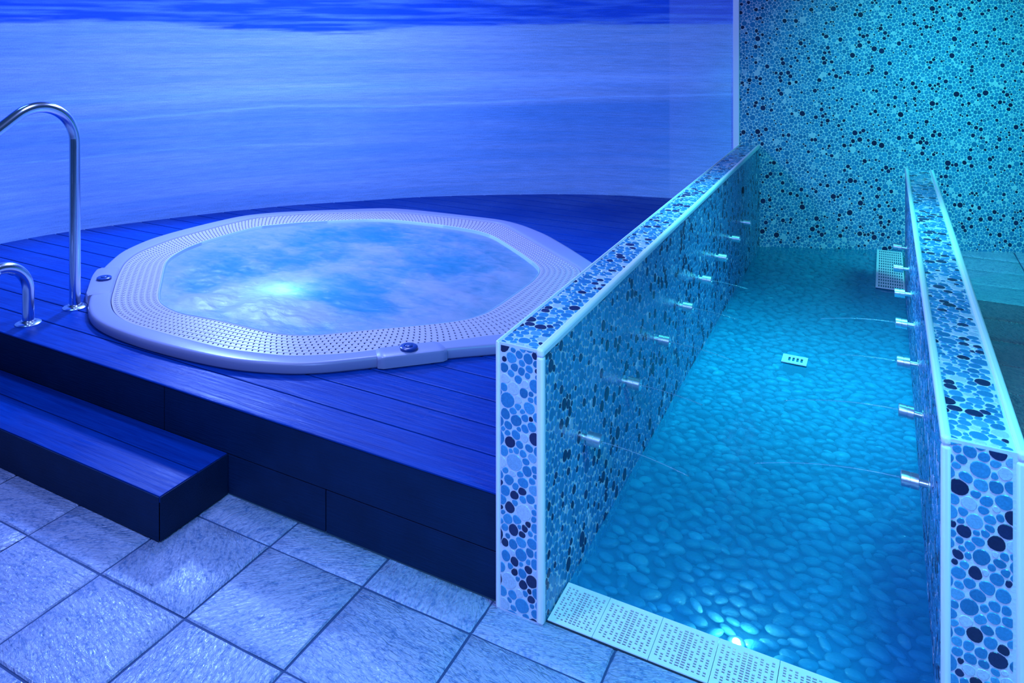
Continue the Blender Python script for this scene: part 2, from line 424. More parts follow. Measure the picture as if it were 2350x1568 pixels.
# floor: joint bed and tiles
def build_floor():
    mb = MB()
    TX, TY, ox, oy, g = .3705, .3555, -1.753, 1.585, .0034
    rr = random.Random(2)
    zones = [(-5.2, 2.6, -.6, 2.085), (.262, 2.6, 2.085, 7.6)]
    for x0, x1, y0, y1 in zones:
        mb.box(x0, x1, y0, y1, -.06, -.005, 0, .5)
    rects = []
    for i in range(-12, 14):
        for j in range(-7, 19):
            a0, a1 = ox + i * TX + g, ox + (i + 1) * TX - g
            b0, b1 = oy + j * TY + g, oy + (j + 1) * TY - g
            for (x0, x1, y0, y1) in zones:
                c0, c1, d0, d1 = max(a0, x0), min(a1, x1), max(b0, y0), min(b1, y1)
                if c1 - c0 > .02 and d1 - d0 > .02:
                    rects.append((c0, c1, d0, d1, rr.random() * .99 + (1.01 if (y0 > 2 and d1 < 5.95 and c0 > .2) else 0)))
    for c0, c1, d0, d1, t in rects:
        n = 5; e = .004
        xs = [c0] + [c0 + e + (c1 - c0 - 2 * e) * k / n for k in range(n + 1)] + [c1]
        ys = [d0] + [d0 + e + (d1 - d0 - 2 * e) * k / n for k in range(n + 1)] + [d1]
        ax, ay, az = rr.uniform(-.004, .004), rr.uniform(-.004, .004), 0
        V = []; Fq = []
        for jj, y in enumerate(ys):
            for ii, x in enumerate(xs):
                edge = ii in (0, len(xs) - 1) or jj in (0, len(ys) - 1)
                jit = rr.uniform(-.0012, .0012) if edge else 0
                V.append((x + jit, y + jit, (-.0048 if edge else 0) + ax * (x - c0) + ay * (y - d0)))
        m = len(xs)
        for jj in range(len(ys) - 1):
            for ii in range(m - 1):
                q = jj * m + ii; Fq.append((q, q + 1, q + m + 1, q + m))
        mb.add(V, Fq, 1, t)
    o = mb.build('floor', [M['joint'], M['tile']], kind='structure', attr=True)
    autosmooth(o, 50)
build_floor()

def build_mural():
    """printed beach mural: u along the wall, z up; the print is a per-vertex picture"""
    # resample the curve
    pts = [Vector((x, y, 0)) for x, y in MC]
    ln = [0]
    for a, b in zip(pts[:-1], pts[1:]): ln.append(ln[-1] + (b - a).length)
    tot = ln[-1]; nu, nv = 620, 300; z0, z1 = .0, 2.75
    us = np.linspace(0, tot, nu + 1); X = np.interp(us, ln, [p.x for p in pts]); Y = np.interp(us, ln, [p.y for p in pts])
    zs = np.linspace(z0, z1, nv + 1)
    V = [(X[i], Y[i], z) for z in zs for i in range(nu + 1)]
    m = nu + 1
    Fq = [(j * m + i, j * m + i + 1, (j + 1) * m + i + 1, (j + 1) * m + i) for j in range(nv) for i in range(nu)]
    # frame coordinates only serve to measure where the printed bands lie on the wall
    r = X * CA + Y * SA; d = -X * SA + Y * CA
    colpx = X0 + F * r / np.maximum(d, .6)
    me = bpy.data.meshes.new('wall_left')
    nb = len(V)
    th = .06   # thickness: a back sheet behind
    nx = np.gradient(Y); ny = -np.gradient(X); l = np.hypot(nx, ny); nx, ny = -nx / l * th, -ny / l * th
    V2 = [(X[i] + nx[i], Y[i] + ny[i], z) for z in (z0, z1) for i in range(m)]
    b0 = nb
    Fb = [(b0 + i + 1, b0 + i, b0 + m + i, b0 + m + i + 1) for i in range(nu)]
    Fb += [((nv) * m + i, nv * m + i + 1, b0 + m + i + 1, b0 + m + i) for i in range(nu)]
    me.from_pydata(V + V2, [], Fq + Fb)
    me.materials.append(M['mural'])
    col = np.zeros((len(V) + len(V2), 4), np.float32); col[:, 3] = 1; col[nb:, :3] = .4
    sandA = np.array([.22, .47, .80]); sandB = np.array([.42, .64, .92]); dark = np.array([.10, .36, .74]); sea = np.array([.008, .12, .72]); foam = np.array([.12, .34, .92])
    # bands of the print: heights given as (u fraction -> z)
    def zof(px, py):
        i = int(np.argmin(np.abs(colpx - px))); return us[i], H - (py - YH) * d[i] / F
    def curve(pp):
        q = sorted(zof(*p) for p in pp); return np.interp(us, [a for a, _ in q], [b for _, b in q])
    shore = curve([(0, 48), (200, 52), (400, 58), (700, 74), (850, 70), (1000, 60), (1300, 55), (1530, 60), (1700, 56)])
    w1 = curve([(0, 288), (250, 275), (420, 262), (650, 243), (900, 244), (1100, 236), (1300, 226), (1530, 220), (1700, 215)])
    w2 = curve([(0, 378), (150, 368), (300, 350), (480, 336), (640, 332), (760, 330), (1000, 329), (1700, 330)])
    w3 = curve([(0, 130), (300, 124), (700, 117), (1200, 110), (1700, 104)])
    w4 = curve([(0, 235), (400, 222), (700, 203), (1000, 196), (1400, 182), (1700, 170)])
    for j, z in enumerate(zs):
        for i in range(m):
            u = us[i]
            a = noise.fractal(Vector((u * .45, z * 7., 1.7)), 1., 2., 5)
            b = noise.fractal(Vector((u * 1.1, z * 34, 9.7)), .9, 2., 5)
            wob = .02 * a
            c = sandA + (sandB - sandA) * np.clip(.42 + .32 * a + .45 * b, 0, 1)
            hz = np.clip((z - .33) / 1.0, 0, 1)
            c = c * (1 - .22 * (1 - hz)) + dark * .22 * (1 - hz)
            k = math.exp(-((z - w1[i] - wob * .1) / .008) ** 2) * .75 + math.exp(-((z - w3[i]) / .006) ** 2) * -.2
            k += math.exp(-((z - w4[i] - wob * .3) / .05) ** 2) * .45
            if colpx[i] < 900: k += math.exp(-((z - w2[i]) / .0055) ** 2) * .6 * (1 - max(0, colpx[i] - 600) / 300 if colpx[i] > 600 else 1)
            # wet darker sand under the second wave line, to the right
            dd = np.clip((w1[i] - z) / .06, 0, 1) * np.clip((z - .55 - .1 * a) / .35, 0, 1)
            rt = np.clip((colpx[i] - 300) / 900, .15, 1)
            c = c + (dark - c) * .75 * dd * rt
            c = c * (1 + .42 * k)
            # sea at the top
            s = (z - shore[i]) / .012 + 3.0 * b + 1.2 * a
            s = np.clip(s * .5 + .3, 0, 1) if z > shore[i] - .05 else 0
            if s > 0:
                q = noise.fractal(Vector((u * 1.6, z * 42, 4.2)), 1., 2., 4)
                sc = sea + (foam - sea) * np.clip(.18 + 1.1 * q + .22 * b, 0, 1)
                c = c + (sc - c) * s
            if colpx[i] > 1536: c = c * .82 + np.array([.50, .62, .90]) * .22
            col[j * m + i, :3] = np.clip(c, 0.004, 1)
    at = me.attributes.new('print', 'FLOAT_COLOR', 'POINT'); at.data.foreach_set('color', col.ravel())
    uvl = me.uv_layers.new(name='UVMap')
    vu = np.array([(us[i], z) for z in zs for i in range(m)] + [(us[i], z) for z in (z0, z1) for i in range(m)])
    li = np.zeros(len(me.loops), np.int32); me.loops.foreach_get('vertex_index', li)
    uvl.data.foreach_set('uv', vu[li].ravel().astype(np.float32))
    me.polygons.foreach_set('use_smooth', np.ones(len(me.polygons), dtype=bool)); me.update()
    o = bpy.data.objects.new('wall_left', me); COL.objects.link(o); o['kind'] = 'structure'
    # vertical seam where two lengths of the print meet
    i = int(np.argmin(np.abs(colpx - 1537)))
    return o
build_mural()

def build_back():
    mb = MB()
    w = 3.7; h = 2.75
    a = BO; b = BO + BD * w; nrm = Vector((BD.y, -BD.x, 0))       # faces the camera
    t = -nrm * .12
    V = [a, b, b + t, a + t]; V = [(p.x, p.y, -.12) for p in V] + [(p.x, p.y, h) for p in V]
    mb.add(V, [(0, 1, 5, 4), (1, 2, 6, 5), (2, 3, 7, 6), (3, 0, 4, 7), (4, 5, 6, 7), (3, 2, 1, 0)], 0)
    mosaic(mb, (a.x, a.y, -.08), BD, (0, 0, 1), 3.69, 2.45, (.13, .21), dark=.085, pale=.03, SC_=1.0)
    mb.build('wall_back', [M['grout'], M['pebble']], kind='structure', attr=True)
    # white corner strip between mural and mosaic
    tb = MB(); tb.box(-1.032, -.985, BO.y - .012, BO.y + .03, .0, 2.75)
    tb.build('trim_1', M['trim'], kind='structure', bevel=.006)
build_back()

# channel bottom
mb = MB(); mb.box(-.86, .262, 2.25, 7.05, -.16, -.062)
mb.build('channel_floor', M['bed'], kind='structure')

# ------------------------------------------------------------------ low mosaic dividers
LF, LO, LY0 = -.846, -.991, 2.062     # left divider: face to the channel, outer face, front end
RF, RO, RY0, RY1 = .112, .257, 2.074, 5.86
HT = .78
def divider(name, xa, xb, y0, y1, ends, label, trims, front_off, faces):
    root = thing(name, ((xa + xb) / 2, y0, 0), label, 'wall')
    mb = MB(); mb.box(xa, xb, y0, y1, -.10, HT - .002)
    for f in faces:
        if f == 'right': mosaic(mb, (xb, y0 + .022, -.08), (0, 1, 0), (0, 0, 1), y1 - y0 - .022, HT + .06, (.3, .1), dark=.085, pale=.015)
        if f == 'left': mosaic(mb, (xa, y1, -.08), (0, -1, 0), (0, 0, 1), y1 - y0 - .022, HT + .06, (.37, .14), dark=.10, pale=.05)
        if f == 'front': mosaic(mb, (xa + .014, y0, .004), (1, 0, 0), (0, 0, 1), xb - xa - .030, HT - .012, front_off, dark=.13, pale=.09)
        if f == 'top': mosaic(mb, (xa + .012, y0 + .006, HT - .002), (1, 0, 0), (0, 1, 0), xb - xa - .026, y1 - y0 - .006, (.21, .33), dark=.08, pale=.14)
        if f == 'back': mosaic(mb, (xb, y1, .0), (-1, 0, 0), (0, 0, 1), xb - xa, HT - .004, (.41, .11), dark=.1)
    mb.build('mosaic_face', [M['grout'], M['pebble']], root, attr=True)
    for nm, bx, mt, lab in trims:
        t = MB(); t.box(*bx); o = t.build(nm, mt, root, bevel=min(.008, .45 * min(bx[1] - bx[0], bx[3] - bx[2])))
        autosmooth(o, 60)
        if lab: o['label'] = lab
    return root
yl = back_y(LO) - .0
divider('mosaic_divider', LO, LF, LY0, 6.43, None, 'low pebble mosaic divider wall between the hot tub deck and the foot bath channel',
        [('top_trim', (LF - .020, LF + .004, LY0 - .004, 6.43, HT - .022, HT + .004), M['trim'], None),
         ('top_trim', (LO - .001, LO + .008, LY0 - .003, 6.40, HT - .008, HT + .0015), M['trim'], None),
         ('corner_trim', (LF - .020, LF + .004, LY0 - .004, LY0 + .020, 0, HT - .020), M['trim'], None),
         ('corner_trim', (LO - .002, LO + .012, LY0 - .003, LY0 + .010, 0, HT + .0), M['trim'], None)],
        (.02, .05), ('right', 'front', 'top', 'left'))
divider('mosaic_divider', RF, RO, RY0, RY1, None, 'low pebble mosaic divider wall on the right of the channel, nearest the photo edge',
        [('top_trim', (RF - .004, RF + .017, RY0 - .004, RY1, HT - .020, HT + .004), M['trim'], None),
         ('top_trim', (RO - .010, RO + .012, RY0 - .004, RY1, HT - .020, HT + .005), M['trim'], 'glossy rounded edge trim'),
         ('corner_trim', (RF - .004, RF + .017, RY0 - .004, RY0 + .018, 0, HT - .018), M['trim'], None),
         ('corner_trim', (RO - .012, RO + .012, RY0 - .004, RY0 + .020, 0, HT - .018), M['trim'], None)],
        (.31, .17), ('left', 'front', 'top', 'back', 'right'))

# small dark cap on the channel side of the left divider
mb = MB(); mb.lathe((LF, 5.62, .585), (1, 0, 0), [(0, .024), (.006, .024), (.010, .018), (.011, .004)], 20)
o = mb.build('wall_cap', M['dark'], origin=(LF, 5.62, .585)); tag(o, 'small dark round cap high on the far end of the left divider', 'cap')

# ------------------------------------------------------------------ nozzles and their streams
def nozzle(x, y, z, sx, label, stem, tilt):
    root = thing('spray_nozzle', (x, y, z), label, 'nozzle', 'chrome spray nozzles along the channel')
    ax = Vector((sx, 0, tilt))
    fl = MB(); fl.lathe((x, y, z), (sx, 0, 0), [(0, .021), (.003, .021), (.005, .012)], 20); fo = fl.build('flange', M['brushed'], root); autosmooth(fo, 30)
    st = MB(); st.lathe((x + sx * .003, y, z), ax, [(0, .010), (stem, .010), (stem + .004, .016)], 18); so = st.build('stem', M['brushed'], root); autosmooth(so, 30)
    a = Vector((x + sx * .003, y, z)) + ax.normalized() * (stem - .001)
    hd = MB(); hd.lathe(a, ax, [(0, .019), (.001, .0215), (.020, .0215), (.0205, .0195), (.0225, .0195), (.023, .0215), (.044, .0215), (.0455, .020), (.0455, .007), (.040, .006)], 30)
    ho = hd.build('nozzle_head', M['brushed'], root); autosmooth(ho, 30)
    return a + ax.normalized() * .045

ORD = ['first', 'second', 'third', 'fourth', 'fifth', 'sixth', 'seventh', 'eighth']
def stream(p, sx, v, reach, label):
    t = MB(); n = 26; pts = []
    for k in range(n + 1):
        s = reach * k / n; pts.append(Vector((p.x + sx * s, p.y + .012 * s * v, p.z - .42 * s * s)))
    K = 8; V = []
    for k, q in enumerate(pts):
        r = .0026 * (1 - .45 * k / n)
        for i in range(K):
            a = 2 * math.pi * i / K; V.append((q.x, q.y + r * math.cos(a), q.z + r * math.sin(a)))
    Fq = [(k * K + i, k * K + (i + 1) % K, (k + 1) * K + (i + 1) % K, (k + 1) * K + i) for k in range(n) for i in range(K)]
    Fq += [tuple(range(K - 1, -1, -1)), tuple(range(n * K, n * K + K))]
    t.add(V, Fq)
    o = t.build('water_stream', M['jet'], origin=tuple(p), smooth=True)
    tag(o, label, 'water jet', 'thin streams from the nozzles')

for k in range(8):
    y = 2.395 + .449 * k
    where = 'nearest the front grating' if k == 0 else ('nearest the back wall' if k == 7 else ORD[k] + ' counted from the front grating')
    tip = nozzle(LF, y, .385, 1, 'chrome spray nozzle on the left divider, ' + where, .017, -.02)
    if k < 5:
        stream(tip, 1, (k % 3 - 1), (.27, .22, .24, .20, .18)[k], 'thin water stream from the %s nozzle of the left divider counted from the front' % ORD[k])
for k in range(7):
    y = 2.63 + .455 * k
    where = 'nearest the camera' if k == 0 else ('nearest the back wall' if k == 6 else ORD[k] + ' counted from the camera')
    tip = nozzle(RF, y, .385, -1, 'chrome spray nozzle on the right divider, ' + where, .026, (.02, .06, .0, .02, -.01, .0, .05)[k])
    if k in (0, 1, 2, 3):
        stream(tip, -1, (k % 3 - 1), (.40, .36, .20, .30)[k], 'thin water stream from the %s nozzle of the right divider counted from the front' % ORD[k])

# ------------------------------------------------------------------ gratings
def plate(mb, xs, ys, hole, z, th):
    nx, ny = len(xs), len(ys)
    vi = {}
    solid = [[not hole(i, j) for i in range(nx - 1)] for j in range(ny - 1)]
    V = []; Fq = []
    def vid(i, j, k):
        q = (i, j, k)
        if q not in vi: vi[q] = len(V); V.append((xs[i], ys[j], z - th * k))
        return vi[q]
    S = lambda i, j: 0 <= i < nx - 1 and 0 <= j < ny - 1 and solid[j][i]
    for j in range(ny - 1):
        for i in range(nx - 1):
            if not solid[j][i]: continue
            Fq.append((vid(i, j, 0), vid(i + 1, j, 0), vid(i + 1, j + 1, 0), vid(i, j + 1, 0)))
            Fq.append((vid(i, j + 1, 1), vid(i + 1, j + 1, 1), vid(i + 1, j, 1), vid(i, j, 1)))
            if not S(i, j - 1): Fq.append((vid(i, j, 1), vid(i + 1, j, 1), vid(i + 1, j, 0), vid(i, j, 0)))
            if not S(i, j + 1): Fq.append((vid(i + 1, j + 1, 1), vid(i, j + 1, 1), vid(i, j + 1, 0), vid(i + 1, j + 1, 0)))
            if not S(i - 1, j): Fq.append((vid(i, j + 1, 1), vid(i, j, 1), vid(i, j, 0), vid(i, j + 1, 0)))
            if not S(i + 1, j): Fq.append((vid(i + 1, j, 1), vid(i + 1, j + 1, 1), vid(i + 1, j + 1, 0), vid(i + 1, j, 0)))
    mb.add(V, Fq)

# gutter under the front grating
mb = MB(); mb.box(LF, RF, 2.085, 2.10, -.15, -.001); mb.box(LF, RF, 2.248, 2.262, -.15, -.014); mb.box(LF, RF, 2.085, 2.262, -.16, -.15)
mb.build('gutter', M['dark'], kind='structure')
gx = [LF + .004, -.7095, -.5545, -.3995, -.2445, -.0895, RF - .004]
for k in range(6):
    a, b = gx[k] + .0008, gx[k + 1] - .0008
    y0, y1 = 2.088, 2.259
    # hole columns across the module; the two middle ones are wide
    nc = 10; wc = (b - a - .012) / nc
    xs = [a, a + .006]; hc = []
    for c in range(nc):
        x = a + .006 + c * wc; wide = c in (4, 5)
        hw = wc * (.74 if wide else .54)
        xs += [x + (wc - hw) / 2, x + (wc + hw) / 2]; hc.append(len(xs) - 2)
    xs.append(b - .003); xs.append(b)
    nr = 15; y2 = y0 + .014; y3 = y1 - .016; hr = (y3 - y2) / nr; ys = [y0]; rows = []
    for r in range(nr):
        hh = hr * .62
        ys += [y2 + r * hr + (hr - hh) / 2, y2 + r * hr + (hr + hh) / 2]; rows.append(len(ys) - 2)
    ys.append(y1)
    H1 = set(hc); R1 = {r: i for i, r in enumerate(rows)}; C1 = {c: i for i, c in enumerate(hc)}
    def hole(i, j):
        if i in H1 and j in R1:
            c = C1[i]; r = R1[j]
            return c in (4, 5) or (r + 2 * c) % 5 != 0
        return False
    mb = MB(); plate(mb, xs, ys, hole, .0035, .003)
    o = mb.build('drain_grating', M['grating'], origin=((a + b) / 2, (y0 + y1) / 2, .0005))
    nm = ['beside the left divider', 'second from the left divider', 'third from the left divider', 'fourth from the left divider', 'fifth from the left divider', 'beside the right divider'][k]
    tag(o, 'white perforated grating panel at the front of the channel, ' + nm, 'drain grating', 'front grating panels of the channel')

# far grating closing the exit behind the right divider
xs = [-.056]; 
nbar = 11
for c in range(nbar):
    x = -.056 + .012 + c * (.166 - .02) / nbar; xs += [x + .0035, x + .0105]
xs.append(.110); hcol = set(range(1, 2 * nbar, 2))
fy0, fy1 = 5.80, back_y(-.056) - .03
ys = [fy0]; nrow = 14
for r in range(nrow):
    y = fy0 + .012 + r * (fy1 - fy0 - .02) / nrow; ys += [y + .006, y + (fy1 - fy0 - .02) / nrow - .006]
ys.append(fy1); hrow = set(range(1, 2 * nrow, 2))
mb = MB(); plate(mb, xs, ys, lambda i, j: i in hcol and j in hrow, .004, .004)
o = mb.build('drain_grating', M['grating'], origin=(.02, 6.3, -.008))
tag(o, 'white slotted grating at the far end of the channel behind the right divider', 'drain grating')

# small overflow inlet box in the channel bottom
c = Vector((-.402, 4.335, 0))
rt = thing('inlet_grille', (c.x, c.y, -.02), 'small white slotted inlet grille in the middle of the pebble channel bottom', 'grille')
xs = [c.x - .058, c.x - .036]; 
for k in range(4): xs += [c.x - .036 + .006 + k * .019, c.x - .036 + .017 + k * .019]
xs.append(c.x + .058)
ys = [c.y - .052, c.y - .026, c.y + .026, c.y + .052]
mb = MB(); plate(mb, xs, ys, lambda i, j: j == 1 and i in (2, 4, 6, 8), .003, .004)
o = mb.build('grille_plate', M['grating'], rt)
mb = MB(); mb.box(c.x - .05, c.x + .05, c.y - .045, c.y + .045, -.062, -.009); mb.build('inlet_body', M['dark'], rt)

# ------------------------------------------------------------------ river pebbles, channel water, channel lamp
LAMP = un(1690, 1460, -.02)
def river():
    pts = []; G = {}
    cs = .06
    rr = random.Random(3)
    x0, x1, y0 = LF + .012, RF - .012, 2.285
    big = []
    for r, tries in ((.032, 500), (.025, 9000), (.020, 36000), (.016, 26000)):
        for _ in range(tries):
            x = rr.uniform(x0, 1.0 if False else x1); y = rr.uniform(y0, 6.9)
            if y > back_y(x) - .045: continue
            if abs(x - c.x) < .075 and abs(y - c.y) < .07: continue
            if x > -.075 and y > 5.78: continue
            if (x - LAMP[0]) ** 2 + (y - LAMP[1] - .02) ** 2 < .034 ** 2: continue
            gx_, gy_ = int(x / cs), int(y / cs); ok = True
            for i in (-1, 0, 1):
                for j in (-1, 0, 1):
                    for (px, py, pr) in G.get((gx_ + i, gy_ + j), ()):
                        if (px - x) ** 2 + ((py - y) * 1.35) ** 2 < ((pr + r) * 1.0) ** 2: ok = False; break
                    if not ok: break
                if not ok: break
            if ok:
                G.setdefault((gx_, gy_), []).append((x, y, r)); pts.append((x, y, r))
    mb = MB()
    nu, nv = 14, 6
    base = []
    for j in range(1, nv):
        ph = math.pi * j / nv - math.pi / 2
        for i in range(nu):
            t = 2 * math.pi * i / nu; base.append((math.cos(ph) * math.cos(t), math.cos(ph) * math.sin(t), math.sin(ph)))
    base = np.array(base + [(0, 0, -1), (0, 0, 1)])
    nb = len(base)
    Fq = [(j * nu + i, j * nu + (i + 1) % nu, (j + 1) * nu + (i + 1) % nu, (j + 1) * nu + i) for j in range(nv - 2) for i in range(nu)]
    Fq += [(nb - 2, (i + 1) % nu, i) for i in range(nu)] + [(nb - 1, (nv - 2) * nu + i, (nv - 2) * nu + (i + 1) % nu) for i in range(nu)]
    for x, y, r in pts:
        a = rr.gauss(0, .45); el = rr.uniform(.62, .95)
        v = base * np.array([r * 1.12, r * el * .86, r * rr.uniform(.30, .40)])
        v[:, 0] += .12 * r * np.sin(base[:, 1] * 2 + rr.random() * 6)
        ca, sa = math.cos(a), math.sin(a)
        q = np.stack([x + v[:, 0] * ca - v[:, 1] * sa, y + v[:, 0] * sa + v[:, 1] * ca, -.047 + v[:, 2] * 1.25 + rr.uniform(-.004, .004) + .1 * v[:, 0] * rr.uniform(-1, 1)], -1)
        t = rr.random(); t = rr.uniform(.75, 1.) if t > .95 else .18 + t * .5
        mb.add(q, Fq, 0, t)
    o = mb.build('river_pebbles', M['river'], smooth=True, kind='stuff', attr=True)
    tag(o, 'smooth river pebbles set in the bottom of the shallow water channel', 'pebbles')
    print('river pebbles', len(pts))
river()

def channel_water():
    nx, ny = 60, 260; V = []; Fq = []
    for j in range(ny + 1):
        for i in range(nx + 1):
            x = LF + .0012 + (RF - LF - .0024) * i / nx
            t = j / ny; y = 2.262 + (min(back_y(x), 7.1) - .003 - 2.262) * t
            z = -.006 + .0022 * noise.fractal(Vector((x * 9, y * 7, .3)), 1., 2., 3)
            V.append((x, y, z))
    m = nx + 1
    for j in range(ny):
        for i in range(nx):
            q = j * m + i; Fq.append((q, q + 1, q + m + 1, q + m))
    mb = MB(); mb.add(V, Fq)
    o = mb.build('channel_water', M['water'], smooth=True)
    tag(o, 'rippled turquoise water filling the pebble channel between the two mosaic dividers', 'water')
channel_water()

lx, ly = LAMP[0], LAMP[1]
rt = thing('underwater_lamp', (lx, ly, -.06), 'small glowing underwater lamp among the pebbles by the front grating', 'lamp')
mb = MB(); mb.lathe((lx, ly, -.062), (0, 0, 1), [(0, .024), (.026, .024), (.028, .020), (.028, .011)], 24); o = mb.build('lamp_rim', M['brushed'], rt); autosmooth(o, 35)
mb = MB(); mb.lathe((lx, ly, -.036), (0, 0, 1), [(0, .012), (.004, .010), (.006, .006), (.0065, .001)], 20); o = mb.build('lamp_lens', M['lamp'], rt, smooth=True)

# ------------------------------------------------------------------ deck, fascia, step
DZ = .326
CX, CY = -2.60, 3.53
# ---- tub outlines as polar curves about (CX, CY)
ZR = .372
o_back = [(221, 633), (237, 615), (277, 579), (336, 552), (395, 534), (474, 514), (554, 496), (633, 488), (800, 481), (888, 478), (958, 483), (1046, 493), (1151, 505), (1203, 518), (1256, 539), (1309, 570), (1358, 602)]
o_front = [(200, 722), (207, 746), (229, 764), (266, 781), (333, 805), (407, 825), (481, 842), (555, 855), (666, 862), (740, 860), (800, 853), (855, 847), (1040, 824), (1138, 816)]
r_out = [(253, 690), (269, 635), (285, 603), (316, 579), (395, 548), (514, 516), (593, 498), (712, 490), (800, 488), (902, 486), (1046, 500), (1151, 512), (1337, 619), (261, 718), (297, 741), (395, 769), (514, 800), (666, 818), (800, 811), (919, 795), (1046, 781), (1137, 767)]
r_in = [(408.6, 579.6), (391, 590.6), (380, 604), (375.4, 624), (371, 646), (365.4, 672.5), (366.6, 688), (373, 697), (391, 708), (417.5, 719), (481, 730), (525, 738), (561, 747), (605, 757.5), (636, 763.8), (678, 768), (721, 768),
        (772, 763), (823, 757), (891, 751), (960, 745), (1021, 739), (1073, 731), (1116, 716.5), (1147, 697), (1189, 668), (1221, 644.6), (1235.7, 628), (1237.8, 617), (1227, 604.7), (1200, 584.7), (1168, 563.6), (1134.7, 543), (1109, 533.5), (1084, 527.5), (1052, 522), (1000, 514.5),
        (940, 508), (895, 504), (849, 503), (782, 505.4), (694, 509.9), (594, 519), (539, 533), (472.8, 552), (428.5, 568.5)]
def polar(pts, mirror_gap, smooth):
    a = []; r = []
    for x, y in pts: a.append(math.atan2(y - CY, x - CX)); r.append(math.hypot(x - CX, y - CY))
    if mirror_gap:
        lo, hi = mirror_gap
        for x, y in list(pts):
            t = math.atan2(y - CY, -(x - CX))
            if lo < t < hi: a.append(t); r.append(math.hypot(x - CX, y - CY))
    idx = np.argsort(a); a = np.array(a)[idx]; r = np.array(r)[idx]
    g = np.linspace(-np.pi, np.pi, 720, endpoint=False)
    A = np.concatenate([a - 2 * np.pi, a, a + 2 * np.pi]); Rr = np.tile(r, 3)
    v = np.zeros(720)
    for q, th in enumerate(g):           # straight runs between the measured points
        m_ = int(np.searchsorted(A, th)); a0, a1, r0, r1 = A[m_ - 1], A[m_], Rr[m_ - 1], Rr[m_]
        dn = r0 * math.sin(a1 - a0)
        den = r0 * math.sin(th - a0) + r1 * math.sin(a1 - th)
        v[q] = r0 * r1 * math.sin(a1 - a0) / den if a1 - a0 > 1e-6 and abs(den) > 1e-9 else r0
    k = np.exp(-.5 * (np.arange(-60, 61) / smooth) ** 2); k /= k.sum()
    return np.convolve(np.concatenate([v[-60:], v, v[:60]]), k, 'valid')
outer = polar([un(*p, ZR - .006) for p in o_back] + [un(*p, DZ) for p in o_front], (-.46, .50), 5)
ringo = polar([un(*p, ZR - .004) for p in r_out], (-.36, .18), 5)
inner = polar([un(*p, .358) for p in r_in], None, 3.5)
ringo = np.minimum(ringo, outer - .06)
def rad(arr, t):
    q = ((t + math.pi) / (2 * math.pi) * 720) % 720; i = int(q); fr = q - i
    return arr[i % 720] * (1 - fr) + arr[(i + 1) % 720] * fr
def in_tub(x, y, inset):
    t = math.atan2(y - CY, x - CX); return math.hypot(x - CX, y - CY) < rad(outer, t) - inset

deck = thing('plank_deck', (-2.6, 2.09, 0), 'raised dark plank deck around the hot tub in front of the beach mural wall', 'deck')
BW = .1635
def boards():
    mb = MB(); rr = random.Random(8)
    y = 2.074; first = True; k = 0
    while y < 6.45:
        w = BW + (.016 if k == 0 else 0)
        ya, yb = y, y + w - .006
        y += w; k += 1
        tone = rr.random()
        sub = 6
        yy = [ya + (yb - ya) * s / sub for s in range(sub + 1)]
        V = []; Fq = []
        step = .04
        nx = 112
        rows = []
        for q in yy:
            xl = (mural_x(q) or -4.98) - .03; xr = LO - .001
            if q > back_y(LO) - .02: xl = xr - .01
            rows.append([xl + (xr - xl) * i / nx for i in range(nx + 1)])
        idx = {}
        def vid(j, i, low):
            kk = (j, i, low)
            if kk not in idx:
                dz = 0
                if not low and j in (0, sub): dz = -.0015
                if not low and j in (1, sub - 1): pass
                idx[kk] = len(V); V.append((rows[j][i], yy[j] if j not in (1, sub - 1) else (ya + .004 if j == 1 else yb - .004), DZ + dz - (.006 if low else 0)))
            return idx[kk]
        for i in range(nx):
            for j in range(sub):
                cx_ = (rows[j][i] + rows[j][i + 1]) / 2; cy_ = (yy[j] + yy[j + 1]) / 2
                if in_tub(cx_, cy_, .07): continue
                Fq.append((vid(j, i, 0), vid(j, i + 1, 0), vid(j + 1, i + 1, 0), vid(j + 1, i, 0)))
                if j == 0: Fq.append((vid(0, i, 1), vid(0, i + 1, 1), vid(0, i + 1, 0), vid(0, i, 0)))
                if j == sub - 1: Fq.append((vid(sub, i + 1, 1), vid(sub, i, 1), vid(sub, i, 0), vid(sub, i + 1, 0)))
        if V: mb.add(V, Fq, 0, tone)
    o = mb.build('deck_boards', M['deck'], deck, attr=True); autosmooth(o, 12)
    sb = MB()       # dark substructure seen in the joints
    n = 40
    ys = [2.10 + (6.30 - 2.10) * i / n for i in range(n + 1)]
    V = []; Fq = []
    nx = 60
    for q in ys:
        xl = mural_x(q); 
        for i in range(nx + 1): V.append((xl + (LO - .002 - xl) * i / nx, q, DZ - .018))
    for j in range(n):
        for i in range(nx):
            q = j * (nx + 1) + i; cx_ = (V[q][0] + V[q + 1][0]) / 2; cy_ = (ys[j] + ys[j + 1]) / 2
            if not in_tub(cx_, cy_, .05): Fq.append((q, q + 1, q + nx + 2, q + nx + 1))
    sb.add(V, Fq); sb.build('deck_frame', M['dark'], deck)
boards()
def panel(x0, x1, z0, z1, y0, y1, tone):
    mb = MB(); mb.box(x0, x1, y0, y1, z0, z1, 0, tone); return mb
for x0, x1 in ((-5.2, -2.411), (-2.407, LO - .001)):
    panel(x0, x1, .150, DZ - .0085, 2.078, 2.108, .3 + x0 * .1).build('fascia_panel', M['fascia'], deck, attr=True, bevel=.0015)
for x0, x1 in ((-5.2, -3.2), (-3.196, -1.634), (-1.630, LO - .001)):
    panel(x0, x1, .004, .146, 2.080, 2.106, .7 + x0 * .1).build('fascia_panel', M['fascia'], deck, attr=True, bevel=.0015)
mb = MB(); mb.box(-5.2, LO - .001, 2.110, 2.118, .0, DZ - .03); mb.build('fascia_backing', M['dark'], deck)

